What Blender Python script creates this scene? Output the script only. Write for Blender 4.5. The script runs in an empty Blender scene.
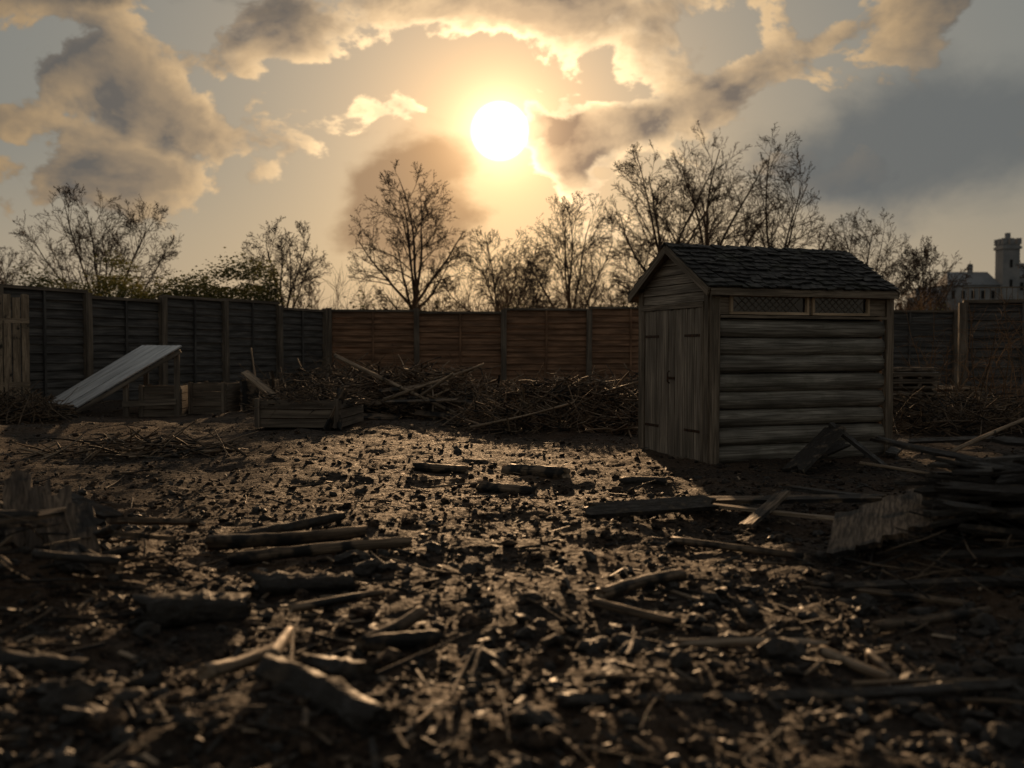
import bpy, bmesh, math, random
import numpy as np
from mathutils import Vector, Matrix, Euler
random.seed(7)
rng = np.random.default_rng(7)
scene = bpy.context.scene
COL = scene.collection
U = random.uniform

# ------------------------------------------------------------------ noise
def _h(ix, iy, s):
    n = (ix*374761393 + iy*668265263 + s*144269504) & 0xffffffff
    n = ((n ^ (n >> 13))*1274126177) & 0xffffffff
    return ((n ^ (n >> 16)) & 0xffff)/65535.0
def vnoise(x, y, s=0):
    x = np.asarray(x, float); y = np.asarray(y, float)
    ix = np.floor(x).astype(np.int64); iy = np.floor(y).astype(np.int64)
    fx = x-ix; fy = y-iy
    fx = fx*fx*(3-2*fx); fy = fy*fy*(3-2*fy)
    a = _h(ix, iy, s); b = _h(ix+1, iy, s); c = _h(ix, iy+1, s); d = _h(ix+1, iy+1, s)
    return (a*(1-fx)+b*fx)*(1-fy)+(c*(1-fx)+d*fx)*fy
def fbm(x, y, o=4, s=0):
    t = 0; a = .5; n = 0; x = np.asarray(x, float); y = np.asarray(y, float)
    for i in range(o):
        t = t+a*vnoise(x*2**i, y*2**i, s+i*17); n += a; a *= .5
        x, y = x*.8-y*.6+3.7, x*.6+y*.8+1.3
    return t/n-.5
def terrain(x, y):
    x = np.asarray(x, float); y = np.asarray(y, float)
    r = np.clip(1-(np.hypot(x-3.1, y-11.6)-1.6)/1.5, 0, 1)
    far = np.clip((70-y)/40, 0, 1)
    h = .16*fbm(x*.45, y*.45, 3, 3)*(1-.8*r)
    h = h+.12*fbm(x*1.7, y*1.7, 3, 11)*(1-.6*r)
    h = h+.055*fbm(x*6, y*6, 3, 23)+.022*fbm(x*19, y*19, 2, 31)
    h = h*far
    h = h+.22*np.exp(-((x+2.5)/.8)**2-((y-4.6)/1.0)**2)
    h = h+.16*np.exp(-((x-2.9)/.7)**2-((y-5.3)/.9)**2)
    h = h+.10*np.exp(-((x+.9)/1.0)**2-((y-3.1)/.5)**2)
    return h
def tz(x, y): return float(terrain(x, y))

# ------------------------------------------------------------------ node helpers
def node(nt, t, **k):
    n = nt.nodes.new(t)
    for a, b in k.items(): setattr(n, a, b)
    return n
def setin(nt, n, i, v):
    if isinstance(v, bpy.types.NodeSocket): nt.links.new(v, n.inputs[i])
    else: n.inputs[i].default_value = v
def M(nt, op, *a, clamp=False):
    n = node(nt, 'ShaderNodeMath', operation=op); n.use_clamp = clamp
    for i, v in enumerate(a): setin(nt, n, i, v)
    return n.outputs[0]
def VM(nt, op, *a):
    n = node(nt, 'ShaderNodeVectorMath', operation=op)
    for i, v in enumerate(a):
        if op == 'SCALE' and i == 1: setin(nt, n, 'Scale', v)
        else: setin(nt, n, i, v)
    return n.outputs['Value'] if op in ('DOT_PRODUCT', 'LENGTH') else n.outputs[0]
def SS(nt, v, a, b, c=0., d=1.):
    n = node(nt, 'ShaderNodeMapRange', interpolation_type='SMOOTHSTEP')
    setin(nt, n, 0, v); n.inputs[1].default_value = a; n.inputs[2].default_value = b
    n.inputs[3].default_value = c; n.inputs[4].default_value = d
    return n.outputs[0]
def rgb(c): return (c[0], c[1], c[2], 1.)
def MIX(nt, f, a, b, mode='MIX'):
    n = node(nt, 'ShaderNodeMix', data_type='RGBA', blend_type=mode)
    setin(nt, n, 0, f)
    setin(nt, n, 6, rgb(a) if isinstance(a, tuple) else a)
    setin(nt, n, 7, rgb(b) if isinstance(b, tuple) else b)
    return n.outputs[2]
def NOISE(nt, vec, scale, detail=5, rough=.55, dist=0.):
    n = node(nt, 'ShaderNodeTexNoise')
    if vec is not None: nt.links.new(vec, n.inputs['Vector'])
    n.inputs['Scale'].default_value = scale; n.inputs['Detail'].default_value = detail
    n.inputs['Roughness'].default_value = rough; n.inputs['Distortion'].default_value = dist
    return n.outputs[0]
def new_mat(name, spec=.3):
    m = bpy.data.materials.new(name); m.use_nodes = True
    nt = m.node_tree; b = nt.nodes['Principled BSDF']
    b.inputs['Specular IOR Level'].default_value = spec
    return m, nt, b
def bump(nt, bs, h, strength, dist):
    b = node(nt, 'ShaderNodeBump'); b.inputs['Strength'].default_value = strength
    b.inputs['Distance'].default_value = dist
    nt.links.new(h, b.inputs['Height']); nt.links.new(b.outputs[0], bs.inputs['Normal'])

def wood_mat(name, dark, light, gs=(2.5, 55), rough=(.6, .9), bs=.6, bd=.006, char=0., moss=0.):
    m, nt, b = new_mat(name)
    uv = node(nt, 'ShaderNodeTexCoord')
    mp = node(nt, 'ShaderNodeMapping'); nt.links.new(uv.outputs['UV'], mp.inputs[0])
    mp.inputs['Scale'].default_value = (gs[0], gs[1], 1)
    g = NOISE(nt, mp.outputs[0], 1., 4, .65, .6)
    mp2 = node(nt, 'ShaderNodeMapping'); nt.links.new(uv.outputs['UV'], mp2.inputs[0])
    mp2.inputs['Scale'].default_value = (1.2, 6, 1)
    g2 = NOISE(nt, mp2.outputs[0], 1., 2, .5)
    f = SS(nt, g, .36, .66)
    c = MIX(nt, f, dark, light)
    c = MIX(nt, SS(nt, g2, .35, .7, .0, .65), c, tuple(v*.45 for v in dark))
    if char > 0:
        c = MIX(nt, SS(nt, NOISE(nt, uv.outputs['Object'], 5., 3, .6), .62-char*.35, .75-char*.35), c, (.011, .010, .009))
    if moss > 0:
        c = MIX(nt, SS(nt, NOISE(nt, uv.outputs['Object'], 3., 4, .65), .5, .7, 0, moss), c, (.05, .055, .03))
    nt.links.new(c, b.inputs['Base Color'])
    setin(nt, b, 'Roughness', SS(nt, g, .3, .7, rough[1], rough[0]))
    bump(nt, b, g, bs*1.2, bd)
    return m
def char_mat(name, ash=.25):
    m, nt, b = new_mat(name, .35)
    tc = node(nt, 'ShaderNodeTexCoord')
    mp = node(nt, 'ShaderNodeMapping'); nt.links.new(tc.outputs['UV'], mp.inputs[0])
    mp.inputs['Scale'].default_value = (14, 34, 1)
    v = node(nt, 'ShaderNodeTexVoronoi', feature='F1'); nt.links.new(mp.outputs[0], v.inputs['Vector'])
    v.inputs['Scale'].default_value = 1.
    n1 = NOISE(nt, tc.outputs['Object'], 9., 4, .65)
    n2 = NOISE(nt, tc.outputs['Object'], 60., 2, .6)
    c = MIX(nt, n2, (.010, .009, .008), (.038, .032, .026))
    c = MIX(nt, SS(nt, n1, .52, .72, 0, ash*2), c, (.13, .10, .07))
    nt.links.new(c, b.inputs['Base Color'])
    setin(nt, b, 'Roughness', SS(nt, n1, .35, .65, .52, .85))
    h = M(nt, 'SUBTRACT', n2, M(nt, 'MULTIPLY', v.outputs['Distance'], 1.2))
    bump(nt, b, h, .8, .008)
    return m
def plain_mat(name, a, b_, scale=8, rough=.7, bs=.0, bd=.01, metal=0.):
    m, nt, b = new_mat(name)
    tc = node(nt, 'ShaderNodeTexCoord')
    n = NOISE(nt, tc.outputs['Object'], scale, 3, .6)
    nt.links.new(MIX(nt, SS(nt, n, .35, .65), a, b_), b.inputs['Base Color'])
    b.inputs['Roughness'].default_value = rough; b.inputs['Metallic'].default_value = metal
    if bs: bump(nt, b, n, bs, bd)
    return m

M_char = char_mat('charred_wood', .22)
M_char2 = char_mat('charred_ashy', .5)
M_log = wood_mat('shed_log', (.12, .105, .085), (.34, .31, .26), (1.6, 40), bs=.7, bd=.01, moss=.35)
M_door = wood_mat('door_plank', (.15, .12, .09), (.40, .33, .255), (1.5, 60), bs=.6)
M_trim = wood_mat('shed_trim', (.11, .085, .06), (.28, .22, .16), (2, 50))
M_frame = wood_mat('window_frame', (.45, .32, .2), (.65, .5, .34), (2, 50))
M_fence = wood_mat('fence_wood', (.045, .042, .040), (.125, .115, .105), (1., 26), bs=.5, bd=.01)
M_fence_glow = wood_mat('fence_wood_glow_tint', (.14, .075, .042), (.33, .18, .10), (1., 26), bs=.5, bd=.01)  # same fence wood, orange sun glow painted into its colour
M_post = wood_mat('fence_post', (.10, .08, .062), (.22, .175, .13), (1., 22))
M_burnt = wood_mat('burnt_stick', (.07, .05, .033), (.24, .17, .11), (3, 70), rough=(.5, .85), char=.5)
M_panel = wood_mat('scorched_panel', (.05, .036, .025), (.20, .14, .09), (6, 60), rough=(.5, .8), bs=.9, char=.35)
M_pale = wood_mat('pale_stick', (.16, .115, .075), (.42, .32, .22), (3, 70), rough=(.5, .8), char=.15)
M_twig = plain_mat('twig', (.05, .036, .025), (.17, .115, .07), 6, .7)
M_bark = plain_mat('bark', (.045, .031, .022), (.10, .066, .043), 3, .85)
M_thick = plain_mat('thicket_bark_haze_tint', (.09, .05, .025), (.21, .12, .06), .8, .8)  # brown twigs, colour warmed to stand in for sunlit haze
M_shingle = wood_mat('roof_shingle', (.016, .016, .017), (.07, .067, .062), (7, 9), rough=(.6, .85), moss=.3)
M_sheet = wood_mat('weathered_sheet', (.50, .51, .52), (.72, .72, .71), (1.2, 18), rough=(.35, .55), bs=.2)
M_dark = plain_mat('dark_inside', (.008, .008, .008), (.012, .011, .01))
M_stone = plain_mat('castle_stone_hazed', (.20, .21, .22), (.27, .27, .27), .3, .9)  # stone lightened to blue-grey, distance haze mixed into the colour
M_slate = plain_mat('castle_slate_hazed', (.20, .215, .23), (.25, .26, .27), .3, .8)  # slate paled the same way, haze is in the base colour
M_hill = plain_mat('hill_grass', (.08, .08, .06), (.12, .11, .08), .05, .9)
M_iron = plain_mat('rusty_iron', (.03, .02, .015), (.09, .045, .025), 20, .6, metal=.5)
M_glass, ntg, bg = new_mat('window_glass', .5)
bg.inputs['Base Color'].default_value = (.012, .013, .014, 1); bg.inputs['Roughness'].default_value = .15
M_leaf = bpy.data.materials.new('hedge_leaf'); M_leaf.use_nodes = True; nt = M_leaf.node_tree; b = nt.nodes['Principled BSDF']
tc = node(nt, 'ShaderNodeTexCoord'); cl = MIX(nt, SS(nt, NOISE(nt, tc.outputs['Object'], .8, 3), .35, .65), (.05, .055, .016), (.12, .115, .032))
nt.links.new(cl, b.inputs['Base Color']); b.inputs['Roughness'].default_value = .7
tr = node(nt, 'ShaderNodeBsdfTranslucent'); nt.links.new(cl, tr.inputs[0]); mx = node(nt, 'ShaderNodeMixShader'); mx.inputs[0].default_value = .45
nt.links.new(b.outputs[0], mx.inputs[1]); nt.links.new(tr.outputs[0], mx.inputs[2]); nt.links.new(mx.outputs[0], nt.nodes['Material Output'].inputs[0])

def soil(name, k=1., simple=False):
    m, nt, b = new_mat(name, .2)
    tc = node(nt, 'ShaderNodeTexCoord'); P = tc.outputs['Object']
    a3 = NOISE(nt, P, 30., 3, .7)
    c = MIX(nt, SS(nt, a3, .38, .64), (.012*k, .009*k, .007*k), (.062*k, .040*k, .025*k))
    if not simple:
        a1 = NOISE(nt, P, .5, 3, .6); a2 = NOISE(nt, P, 4., 3, .65); a4 = NOISE(nt, P, 140., 1, .6)
        c = MIX(nt, SS(nt, a2, .42, .62, 0, .75), c, (.016*k, .0125*k, .010*k))
        c = MIX(nt, SS(nt, a1, .45, .62, 0, .6), c, (.082*k, .050*k, .028*k))
        c = MIX(nt, SS(nt, a4, .62, .74, 0, .5), c, (.16*k, .12*k, .08*k))
    nt.links.new(c, b.inputs['Base Color'])
    setin(nt, b, 'Roughness', SS(nt, a3, .35, .65, .95, .66))
    bump(nt, b, a3, 1., .03 if not simple else .012)
    return m
M_ground = soil('burnt_soil'); M_clod = soil('soil_clod', .7, True); M_clod2 = soil('soil_clod_brown', 1.3, True)

# ------------------------------------------------------------------ mesh builder
class MB:
    def __init__(s): s.v = []; s.f = []; s.uv = []; s.m = []; s.s = []
    def face(s, idx, uv, m, sm=False):
        s.f.append(idx); s.uv.extend(uv); s.m.append(m); s.s.append(sm)
def make(name, mb, mats, parent=None):
    me = bpy.data.meshes.new(name)
    me.from_pydata(mb.v, [], mb.f)
    for mt in mats: me.materials.append(mt)
    me.polygons.foreach_set('material_index', mb.m)
    me.polygons.foreach_set('use_smooth', mb.s)
    uvl = me.uv_layers.new(name='UVMap')
    uvl.data.foreach_set('uv', np.array(mb.uv, dtype=np.float32).ravel())
    me.update()
    o = bpy.data.objects.new(name, me); COL.objects.link(o)
    if parent: o.parent = parent
    return o
def empty(name, loc=(0, 0, 0), rz=0):
    e = bpy.data.objects.new(name, None); e.location = loc; e.rotation_euler = (0, 0, rz)
    e.empty_display_size = .2; COL.objects.link(e); return e
def frame(d):
    d = d.normalized()
    up = Vector((0, 0, 1)) if abs(d.z) < .95 else Vector((1, 0, 0))
    a = d.cross(up).normalized(); b_ = a.cross(d).normalized()
    return a, b_
def log(mb, p0, p1, r0, r1, seg=10, rings=7, rough=.1, bend=.0, m=0, mc=None, rag=.25):
    p0 = Vector(p0); p1 = Vector(p1); d = p1-p0; L = d.length
    a, b_ = frame(d); mc = m if mc is None else mc
    off = U(0, 50); offv = U(0, 50); base = len(mb.v)
    bd = (a*U(-1, 1)+b_*U(-1, 1))*bend*L
    prof = [1+U(-rough, rough)*1.2 for _ in range(seg)]
    ringr = [1+U(-rough, rough)*.9 for _ in range(rings+1)]
    for i in range(rings+1):
        t = i/rings; r = (r0+(r1-r0)*t)*ringr[i]
        c = p0+d*t+bd*math.sin(t*math.pi)
        for k in range(seg):
            an = k/seg*2*math.pi
            rr = r*prof[k]*(1+U(-rough, rough))
            e = 0
            if i == 0: e = -U(0, rag)*r
            if i == rings: e = U(0, rag)*r
            mb.v.append(c+a*(math.cos(an)*rr)+b_*(math.sin(an)*rr)+d.normalized()*e)
    cir = 2*math.pi*max(r0, r1)
    for i in range(rings):
        for k in range(seg):
            k2 = (k+1) % seg
            f = (base+i*seg+k, base+i*seg+k2, base+(i+1)*seg+k2, base+(i+1)*seg+k)
            u0 = off+L*i/rings; u1 = off+L*(i+1)/rings; v0 = offv+cir*k/seg; v1 = offv+cir*(k+1)/seg
            mb.face(f, [(u0, v0), (u0, v1), (u1, v1), (u1, v0)], m, True)
    for i, fl in ((0, False), (rings, True)):
        c = p0+d*(i/rings); ci = len(mb.v); mb.v.append(c)
        for k in range(seg):
            k2 = (k+1) % seg
            A = base+i*seg+k; B = base+i*seg+k2
            f = (ci, A, B) if fl else (ci, B, A)
            q = [(off, offv), (off+.01*k, offv+r0), (off+.01*k+.01, offv+r0)]
            mb.face(f, q, mc)
def board(mb, p0, p1, w, t, up=(0, 0, 1), m=0, nl=5, nw=3, jag=0., warp=.0, jit=.0015):
    p0 = Vector(p0); p1 = Vector(p1); d = p1-p0; L = d.length; dn = d.normalized()
    upv = Vector(up); s = dn.cross(upv)
    if s.length < 1e-4: s = dn.cross(Vector((1, 0, 0)))
    s.normalize(); n = s.cross(dn).normalized()
    off = U(0, 50); ov = U(0, 50); base = len(mb.v)
    j0 = [U(-1, 1)*jag for _ in range(nw+1)]; j1 = [U(-1, 1)*jag for _ in range(nw+1)]
    wp = U(-warp, warp)
    for side in (1, -1):
        for i in range(nl+1):
            tt = i/nl
            for k in range(nw+1):
                q = k/nw-.5
                e = (j0[k] if i == 0 else (j1[k] if i == nl else 0))
                mb.v.append(p0+d*tt+dn*e+s*(q*w+U(-jit, jit))+n*(side*t/2+wp*math.sin(tt*math.pi)*L+U(-jit, jit)*.6))
    N = (nl+1)*(nw+1)
    def id_(side, i, k): return base+(0 if side > 0 else N)+i*(nw+1)+k
    for i in range(nl):
        for k in range(nw):
            u0 = off+L*i/nl; u1 = off+L*(i+1)/nl; v0 = ov+w*k/nw; v1 = ov+w*(k+1)/nw
            mb.face((id_(1, i, k), id_(1, i+1, k), id_(1, i+1, k+1), id_(1, i, k+1))[::-1], [(u0, v0), (u1, v0), (u1, v1), (u0, v1)][::-1], m)
            mb.face((id_(-1, i, k), id_(-1, i+1, k), id_(-1, i+1, k+1), id_(-1, i, k+1)), [(u0, v0+3), (u1, v0+3), (u1, v1+3), (u0, v1+3)], m)
        for k, fl in ((0, 0), (nw, 1)):
            f = (id_(1, i, k), id_(1, i+1, k), id_(-1, i+1, k), id_(-1, i, k))
            q = [(off+L*i/nl, ov+7), (off+L*(i+1)/nl, ov+7), (off+L*(i+1)/nl, ov+7+t), (off+L*i/nl, ov+7+t)]
            if fl: f = f[::-1]; q = q[::-1]
            mb.face(f, q, m)
    for k in range(nw):
        for i, fl in ((0, 1), (nl, 0)):
            f = (id_(1, i, k), id_(1, i, k+1), id_(-1, i, k+1), id_(-1, i, k))
            q = [(off+9, ov+w*k/nw), (off+9, ov+w*(k+1)/nw), (off+9+t*.3, ov+w*(k+1)/nw), (off+9+t*.3, ov+w*k/nw)]
            if not fl: f = f[::-1]; q = q[::-1]
            mb.face(f, q, m)
def box(mb, x0, x1, y0, y1, z0, z1, m=0):
    b0 = len(mb.v)
    for z in (z0, z1):
        for (x, y) in ((x0, y0), (x1, y0), (x1, y1), (x0, y1)): mb.v.append((x, y, z))
    for f in ((3, 2, 1, 0), (4, 5, 6, 7), (0, 1, 5, 4), (1, 2, 6, 5), (2, 3, 7, 6), (3, 0, 4, 7)):
        mb.face(tuple(b0+i for i in f), [(0, 0), (1, 0), (1, 1), (0, 1)], m)
def poly(mb, pts, m=0):
    b0 = len(mb.v); mb.v.extend(pts)
    mb.face(tuple(range(b0, b0+len(pts))), [(p[0]+p[1], p[2]) for p in pts], m)
def sheet(mb, o, u, v, t, m=0, n=8, wave=.006):
    """thin parallelogram sheet spanned by u and v"""
    o = Vector(o); u = Vector(u); v = Vector(v); nn = u.cross(v).normalized(); b0 = len(mb.v)
    ou, ov_ = U(0, 30), U(0, 30)
    for s in (1, -1):
        for i in range(n+1):
            for j in range(n+1):
                mb.v.append(o+u*(i/n)+v*(j/n)+nn*(s*t/2+math.sin(j*2.1+i*.5)*wave))
    N = (n+1)*(n+1); a = lambda s, i, j: b0+(0 if s else N)+i*(n+1)+j
    Lu, Lv = u.length, v.length
    for i in range(n):
        for j in range(n):
            q = [(ou+Lu*i/n, ov_+Lv*j/n), (ou+Lu*(i+1)/n, ov_+Lv*j/n), (ou+Lu*(i+1)/n, ov_+Lv*(j+1)/n), (ou+Lu*i/n, ov_+Lv*(j+1)/n)]
            mb.face((a(1, i, j), a(1, i+1, j), a(1, i+1, j+1), a(1, i, j+1)), q, m)
            mb.face((a(0, i, j+1), a(0, i+1, j+1), a(0, i+1, j), a(0, i, j)), q, m)
        e = [(ou, ov_), (ou+.2, ov_), (ou+.2, ov_+.02), (ou, ov_+.02)]
        mb.face((a(1, i+1, 0), a(1, i, 0), a(0, i, 0), a(0, i+1, 0)), e, m); mb.face((a(1, i, n), a(1, i+1, n), a(0, i+1, n), a(0, i, n)), e, m)
        mb.face((a(1, 0, i), a(1, 0, i+1), a(0, 0, i+1), a(0, 0, i)), e, m); mb.face((a(1, n, i+1), a(1, n, i), a(0, n, i), a(0, n, i+1)), e, m)
def tube(mb, pts, rads, m=0, seg=3):
    b0 = len(mb.v); n = len(pts)
    for i, (p, r) in enumerate(zip(pts, rads)):
        d = (pts[min(i+1, n-1)]-pts[max(i-1, 0)])
        a, b_ = frame(d)
        for k in range(seg):
            an = k/seg*6.2832
            mb.v.append(p+a*(math.cos(an)*r)+b_*(math.sin(an)*r))
    for i in range(n-1):
        for k in range(seg):
            k2 = (k+1) % seg
            mb.face((b0+i*seg+k, b0+i*seg+k2, b0+(i+1)*seg+k2, b0+(i+1)*seg+k), [(0, 0), (0, .1), (.1, .1), (.1, 0)], m, True)
def rdir(up=0.):
    v = Vector((random.gauss(0, 1), random.gauss(0, 1), random.gauss(0, 1)+up)); return v.normalized()
def stick(mb, p, d, L, r, m=0, n=4, curve=.12, seg=4):
    pts = [Vector(p)]; d = d.normalized()
    for i in range(n):
        d = (d+rdir()*curve).normalized(); pts.append(pts[-1]+d*(L/n))
    tube(mb, pts, [r*(1-.6*i/n) for i in range(n+1)], m, seg)
def pile(mb, cx, cy, rx, ry, h, n, lr=(.3, 1.2), rr=(.004, .014), m=(0,), tilt=.25, curve=.12):
    for _ in range(n):
        a = U(0, 6.28); q = math.sqrt(U(0, 1)); x = cx+rx*q*math.cos(a); y = cy+ry*q*math.sin(a)
        z = tz(x, y)+h*(1-q*q)*U(.1, 1)**.6+.01
        an = U(0, 6.28); d = Vector((math.cos(an), math.sin(an), random.gauss(0, tilt)))
        L = U(*lr); p = Vector((x, y, z))-d.normalized()*L*.5
        p.z = max(p.z, tz(p.x, p.y)); stick(mb, p, d, L, U(*rr), random.choice(m), 4, curve)
ICO = {}
def ico(sub):
    if sub not in ICO:
        bm = bmesh.new(); bmesh.ops.create_icosphere(bm, subdivisions=sub, radius=1.)
        ICO[sub] = (np.array([v.co[:] for v in bm.verts]), np.array([[v.index for v in f.verts] for f in bm.faces])); bm.free()
    return ICO[sub]
def clods(name, xs, ys, sizes, sub, mats, flat=.7, jit=.22, lift=.25):
    V, F = ico(sub); n = len(xs)
    A = rng.normal(size=(n, 3, 3)); Q, _ = np.linalg.qr(A)
    S = sizes[:, None]*rng.uniform(.55, 1.35, (n, 3))
    V3 = V[None]*(1+rng.normal(0, jit, (n, len(V), 1)))*S[:, None, :]
    V3 = np.einsum('nij,nvj->nvi', Q, V3)
    V3[:, :, 2] *= flat
    z = terrain(xs, ys)+sizes*lift
    V3 += np.stack([xs, ys, z], 1)[:, None, :]
    FF = (F[None]+(np.arange(n)*len(V))[:, None, None]).reshape(-1, 3)
    me = bpy.data.meshes.new(name); me.from_pydata(V3.reshape(-1, 3).tolist(), [], FF.tolist())
    for mt in mats: me.materials.append(mt)
    me.polygons.foreach_set('material_index', np.repeat(rng.integers(0, len(mats), n), len(F)).astype(np.int32))
    uvl = me.uv_layers.new(name='UVMap')
    co = V3.reshape(-1, 3)[FF.ravel()][:, :2].astype(np.float32)
    uvl.data.foreach_set('uv', co.ravel()); me.update()
    o = bpy.data.objects.new(name, me); COL.objects.link(o); return o

# ------------------------------------------------------------------ ground
def axis(segs):
    out = []
    for a, b_, s in segs: out += list(np.arange(a, b_, s))
    out.append(segs[-1][1]); return np.array(out)
xs = axis([(-1500, -200, 130), (-200, -40, 16), (-40, -12, 1), (-12, -5, .14), (-5, 5, .04), (5, 12, .14), (12, 40, 1), (40, 200, 16), (200, 1500, 130)])
ys = axis([(-1000, -100, 150), (-100, -6, 8), (-6, 2, .25), (2, 8, .035), (8, 16, .06), (16, 36, .2), (36, 80, 2), (80, 300, 20), (300, 2500, 200)])
X, Y = np.meshgrid(xs, ys); Z = terrain(X, Y)
nx, ny = len(xs), len(ys)
idx = np.arange(nx*ny).reshape(ny, nx)
F = np.stack([idx[:-1, :-1], idx[:-1, 1:], idx[1:, 1:], idx[1:, :-1]], -1).reshape(-1, 4)
me = bpy.data.meshes.new('ground')
me.from_pydata(np.stack([X, Y, Z], -1).reshape(-1, 3).tolist(), [], F.tolist())
me.materials.append(M_ground); me.polygons.foreach_set('use_smooth', [True]*len(F)); me.update()
g = bpy.data.objects.new('ground', me); COL.objects.link(g)

def fpos(n, y0, y1, pw=1.):
    t = rng.uniform(0, 1, n)
    y = y0*(y1/y0)**(t**pw); x = rng.uniform(-1, 1, n)*(.6*y+.8); return x, y
def notshed(x, y):
    lx = (x-2.14)*.94+(y-10.67)*.342; ly = -(x-2.14)*.342+(y-10.67)*.94
    return ~((lx > -.1) & (lx < 2.4) & (ly > -.1) & (ly < 1.7))
x, y = fpos(9500, 2.3, 9); k = notshed(x, y); x = x[k]; y = y[k]
clods('soil_clods', x, y, np.clip(rng.lognormal(-4.55, .6, len(x)), .004, .05), 2, [M_clod, M_clod2, M_char], jit=.15)
x, y = fpos(9000, 6, 30); k = notshed(x, y); x = x[k]; y = y[k]
clods('soil_rubble', x, y, np.clip(rng.lognormal(-4.3, .5, len(x)), .006, .06), 1, [M_clod, M_clod2, M_char], jit=.15)
x, y = fpos(1100, 2.5, 7.5); k = vnoise(x*1.3, y*1.3, 77) > .42; x = x[k]; y = y[k]
clods('charcoal_lumps', x, y, np.clip(rng.lognormal(-3.5, .45, len(x)), .015, .08), 2, [M_char, M_char, M_char2], jit=.17)

mb = MB()
x, y = fpos(4200, 2.4, 16)
for xx, yy in zip(x, y):
    if not notshed(np.array(xx), np.array(yy)): continue
    a = U(0, 6.28); L = random.lognormvariate(-3.0, .55)
    d = Vector((math.cos(a), math.sin(a), U(-.3, .3)))
    p = Vector((xx, yy, tz(xx, yy)+U(.005, .025)))
    board(mb, p-d*L/2, p+d*L/2, U(.006, .02), U(.002, .006), (U(-.5, .5), U(-.5, .5), 1), random.choice((0, 0, 0, 0, 1, 1, 2)), 1, 1, 0, 0, .002)
make('wood_chips', mb, [M_char2, M_burnt, M_pale])
mb = MB()
x, y = fpos(420, 2.6, 22)
for xx, yy in zip(x, y):
    if not notshed(np.array(xx), np.array(yy)): continue
    a = U(0, 6.28); L = U(.12, .55); d = Vector((math.cos(a), math.sin(a), U(-.08, .12)))
    stick(mb, (xx, yy, tz(xx, yy)+.02), d, L, U(.004, .012), random.choice((0, 0, 0, 1, 1, 2)), 5, .09, 5)
make('scattered_sticks', mb, [M_char2, M_burnt, M_pale])

# ------------------------------------------------------------------ shed
SH = empty('wooden_shed', (2.14, 10.67, tz(2.14, 10.67)-.02), math.radians(20))
L, W = 2.28, 1.60; HW = 1.93; RZ = 2.38
mb = MB()
zz = .10
for i in range(8):
    r = .098+U(-.006, .006)
    if zz+r > 1.62: break
    log(mb, (.04, .055, zz+U(-.006, .006)), (L-.04, .055, zz+U(-.006, .006)), r, r*U(.94, 1.03), 20, 14, .014, .003, 0)
    zz += .197
make('log_wall', mb, [M_log], SH)
mb = MB()
box(mb, .05, L-.05, .08, W-.05, .0, HW-.02, 1)
for i in range(10):
    z = .1+i*.19
    board(mb, (L-.02, .05, z), (L-.02, W-.02, z), .188, .03, (1, 0, .12), 0)
    board(mb, (.02, W-.01, z), (L-.02, W-.01, z), .188, .03, (0, 1, .12), 0)
make('side_walls', mb, [M_trim, M_dark], SH)
mb = MB()
for (x_, y_) in ((-.012, -.03), (L+.0, -.03), (-.012, W+.01), (L, W+.02)):
    board(mb, (x_+.03, y_, -.05), (x_+.03, y_, HW), .10, .05, (0, -1, 0), 0, 8, 2, 0, 0, .002)
board(mb, (-.03, .045, -.05), (-.03, .045, HW-.003), .09, .035, (-1, 0, 0), 0, 8, 2)
board(mb, (-.03, W-.035, -.05), (-.03, W-.035, HW-.003), .09, .035, (-1, 0, 0), 0, 8, 2)
board(mb, (.07, -.022, HW-.032), (L-.02, -.022, HW-.032), .075, .035, (0, -1, 0), 0)
board(mb, (.07, -.03, 1.60), (L-.02, -.03, 1.60), .03, .07, (0, -1, 0), 0)
make('corner_posts', mb, [M_trim], SH)
for (x0, x1) in ((.20, 1.20), (1.25, 2.02)):
    mb = MB(); z0, z1 = 1.625, 1.845; yy = -.035
    board(mb, (x0, yy, z0+.014), (x1, yy, z0+.014), .028, .04, (0, -1, 0), 0)
    board(mb, (x0, yy, z1-.014), (x1, yy, z1-.014), .028, .04, (0, -1, 0), 0)
    board(mb, (x0+.014, yy, z0+.03), (x0+.014, yy, z1-.03), .028, .038, (0, -1, 0), 0)
    board(mb, (x1-.014, yy, z0+.03), (x1-.014, yy, z1-.03), .028, .038, (0, -1, 0), 0)
    box(mb, x0+.02, x1-.02, -.015, .02, z0+.02, z1-.02, 1)
    hh = z1-z0-.06; s = x0+.03
    while s+hh*1.1 < x1-.02:
        for (a, c_) in ((z0+.03, z1-.03), (z1-.03, z0+.03)):
            tube(mb, [Vector((s, -.024, a)), Vector((s+hh*1.1, -.024, c_))], [.003, .003], 2, 4)
        s += hh*.55
    make('window', mb, [M_frame, M_glass, M_trim], SH)
mb = MB()
board(mb, (.07, -.01, 1.735), (.197, -.01, 1.735), .22, .03, (0, -1, 0), 0)
board(mb, (2.025, -.01, 1.735), (L-.02, -.01, 1.735), .22, .03, (0, -1, 0), 0)
board(mb, (1.202, -.012, 1.735), (1.248, -.012, 1.735), .22, .03, (0, -1, 0), 0)
make('window_surround', mb, [M_trim], SH)
mb = MB()
n = 9; y0, y1 = .15, 1.45
for i in range(n):
    ya = y0+(y1-y0)*i/n; yb = y0+(y1-y0)*(i+1)/n
    xx = -.03+U(-.004, .004)
    board(mb, (xx, (ya+yb)/2, .03+U(-.012, .02)), (xx, (ya+yb)/2, 1.70+U(-.003, .003)), (yb-ya)-.010, .024, (-1, 0, 0), 0, 8, 2, .01, 0, .002)
make('door', mb, [M_door], SH)
mb = MB()
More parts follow.
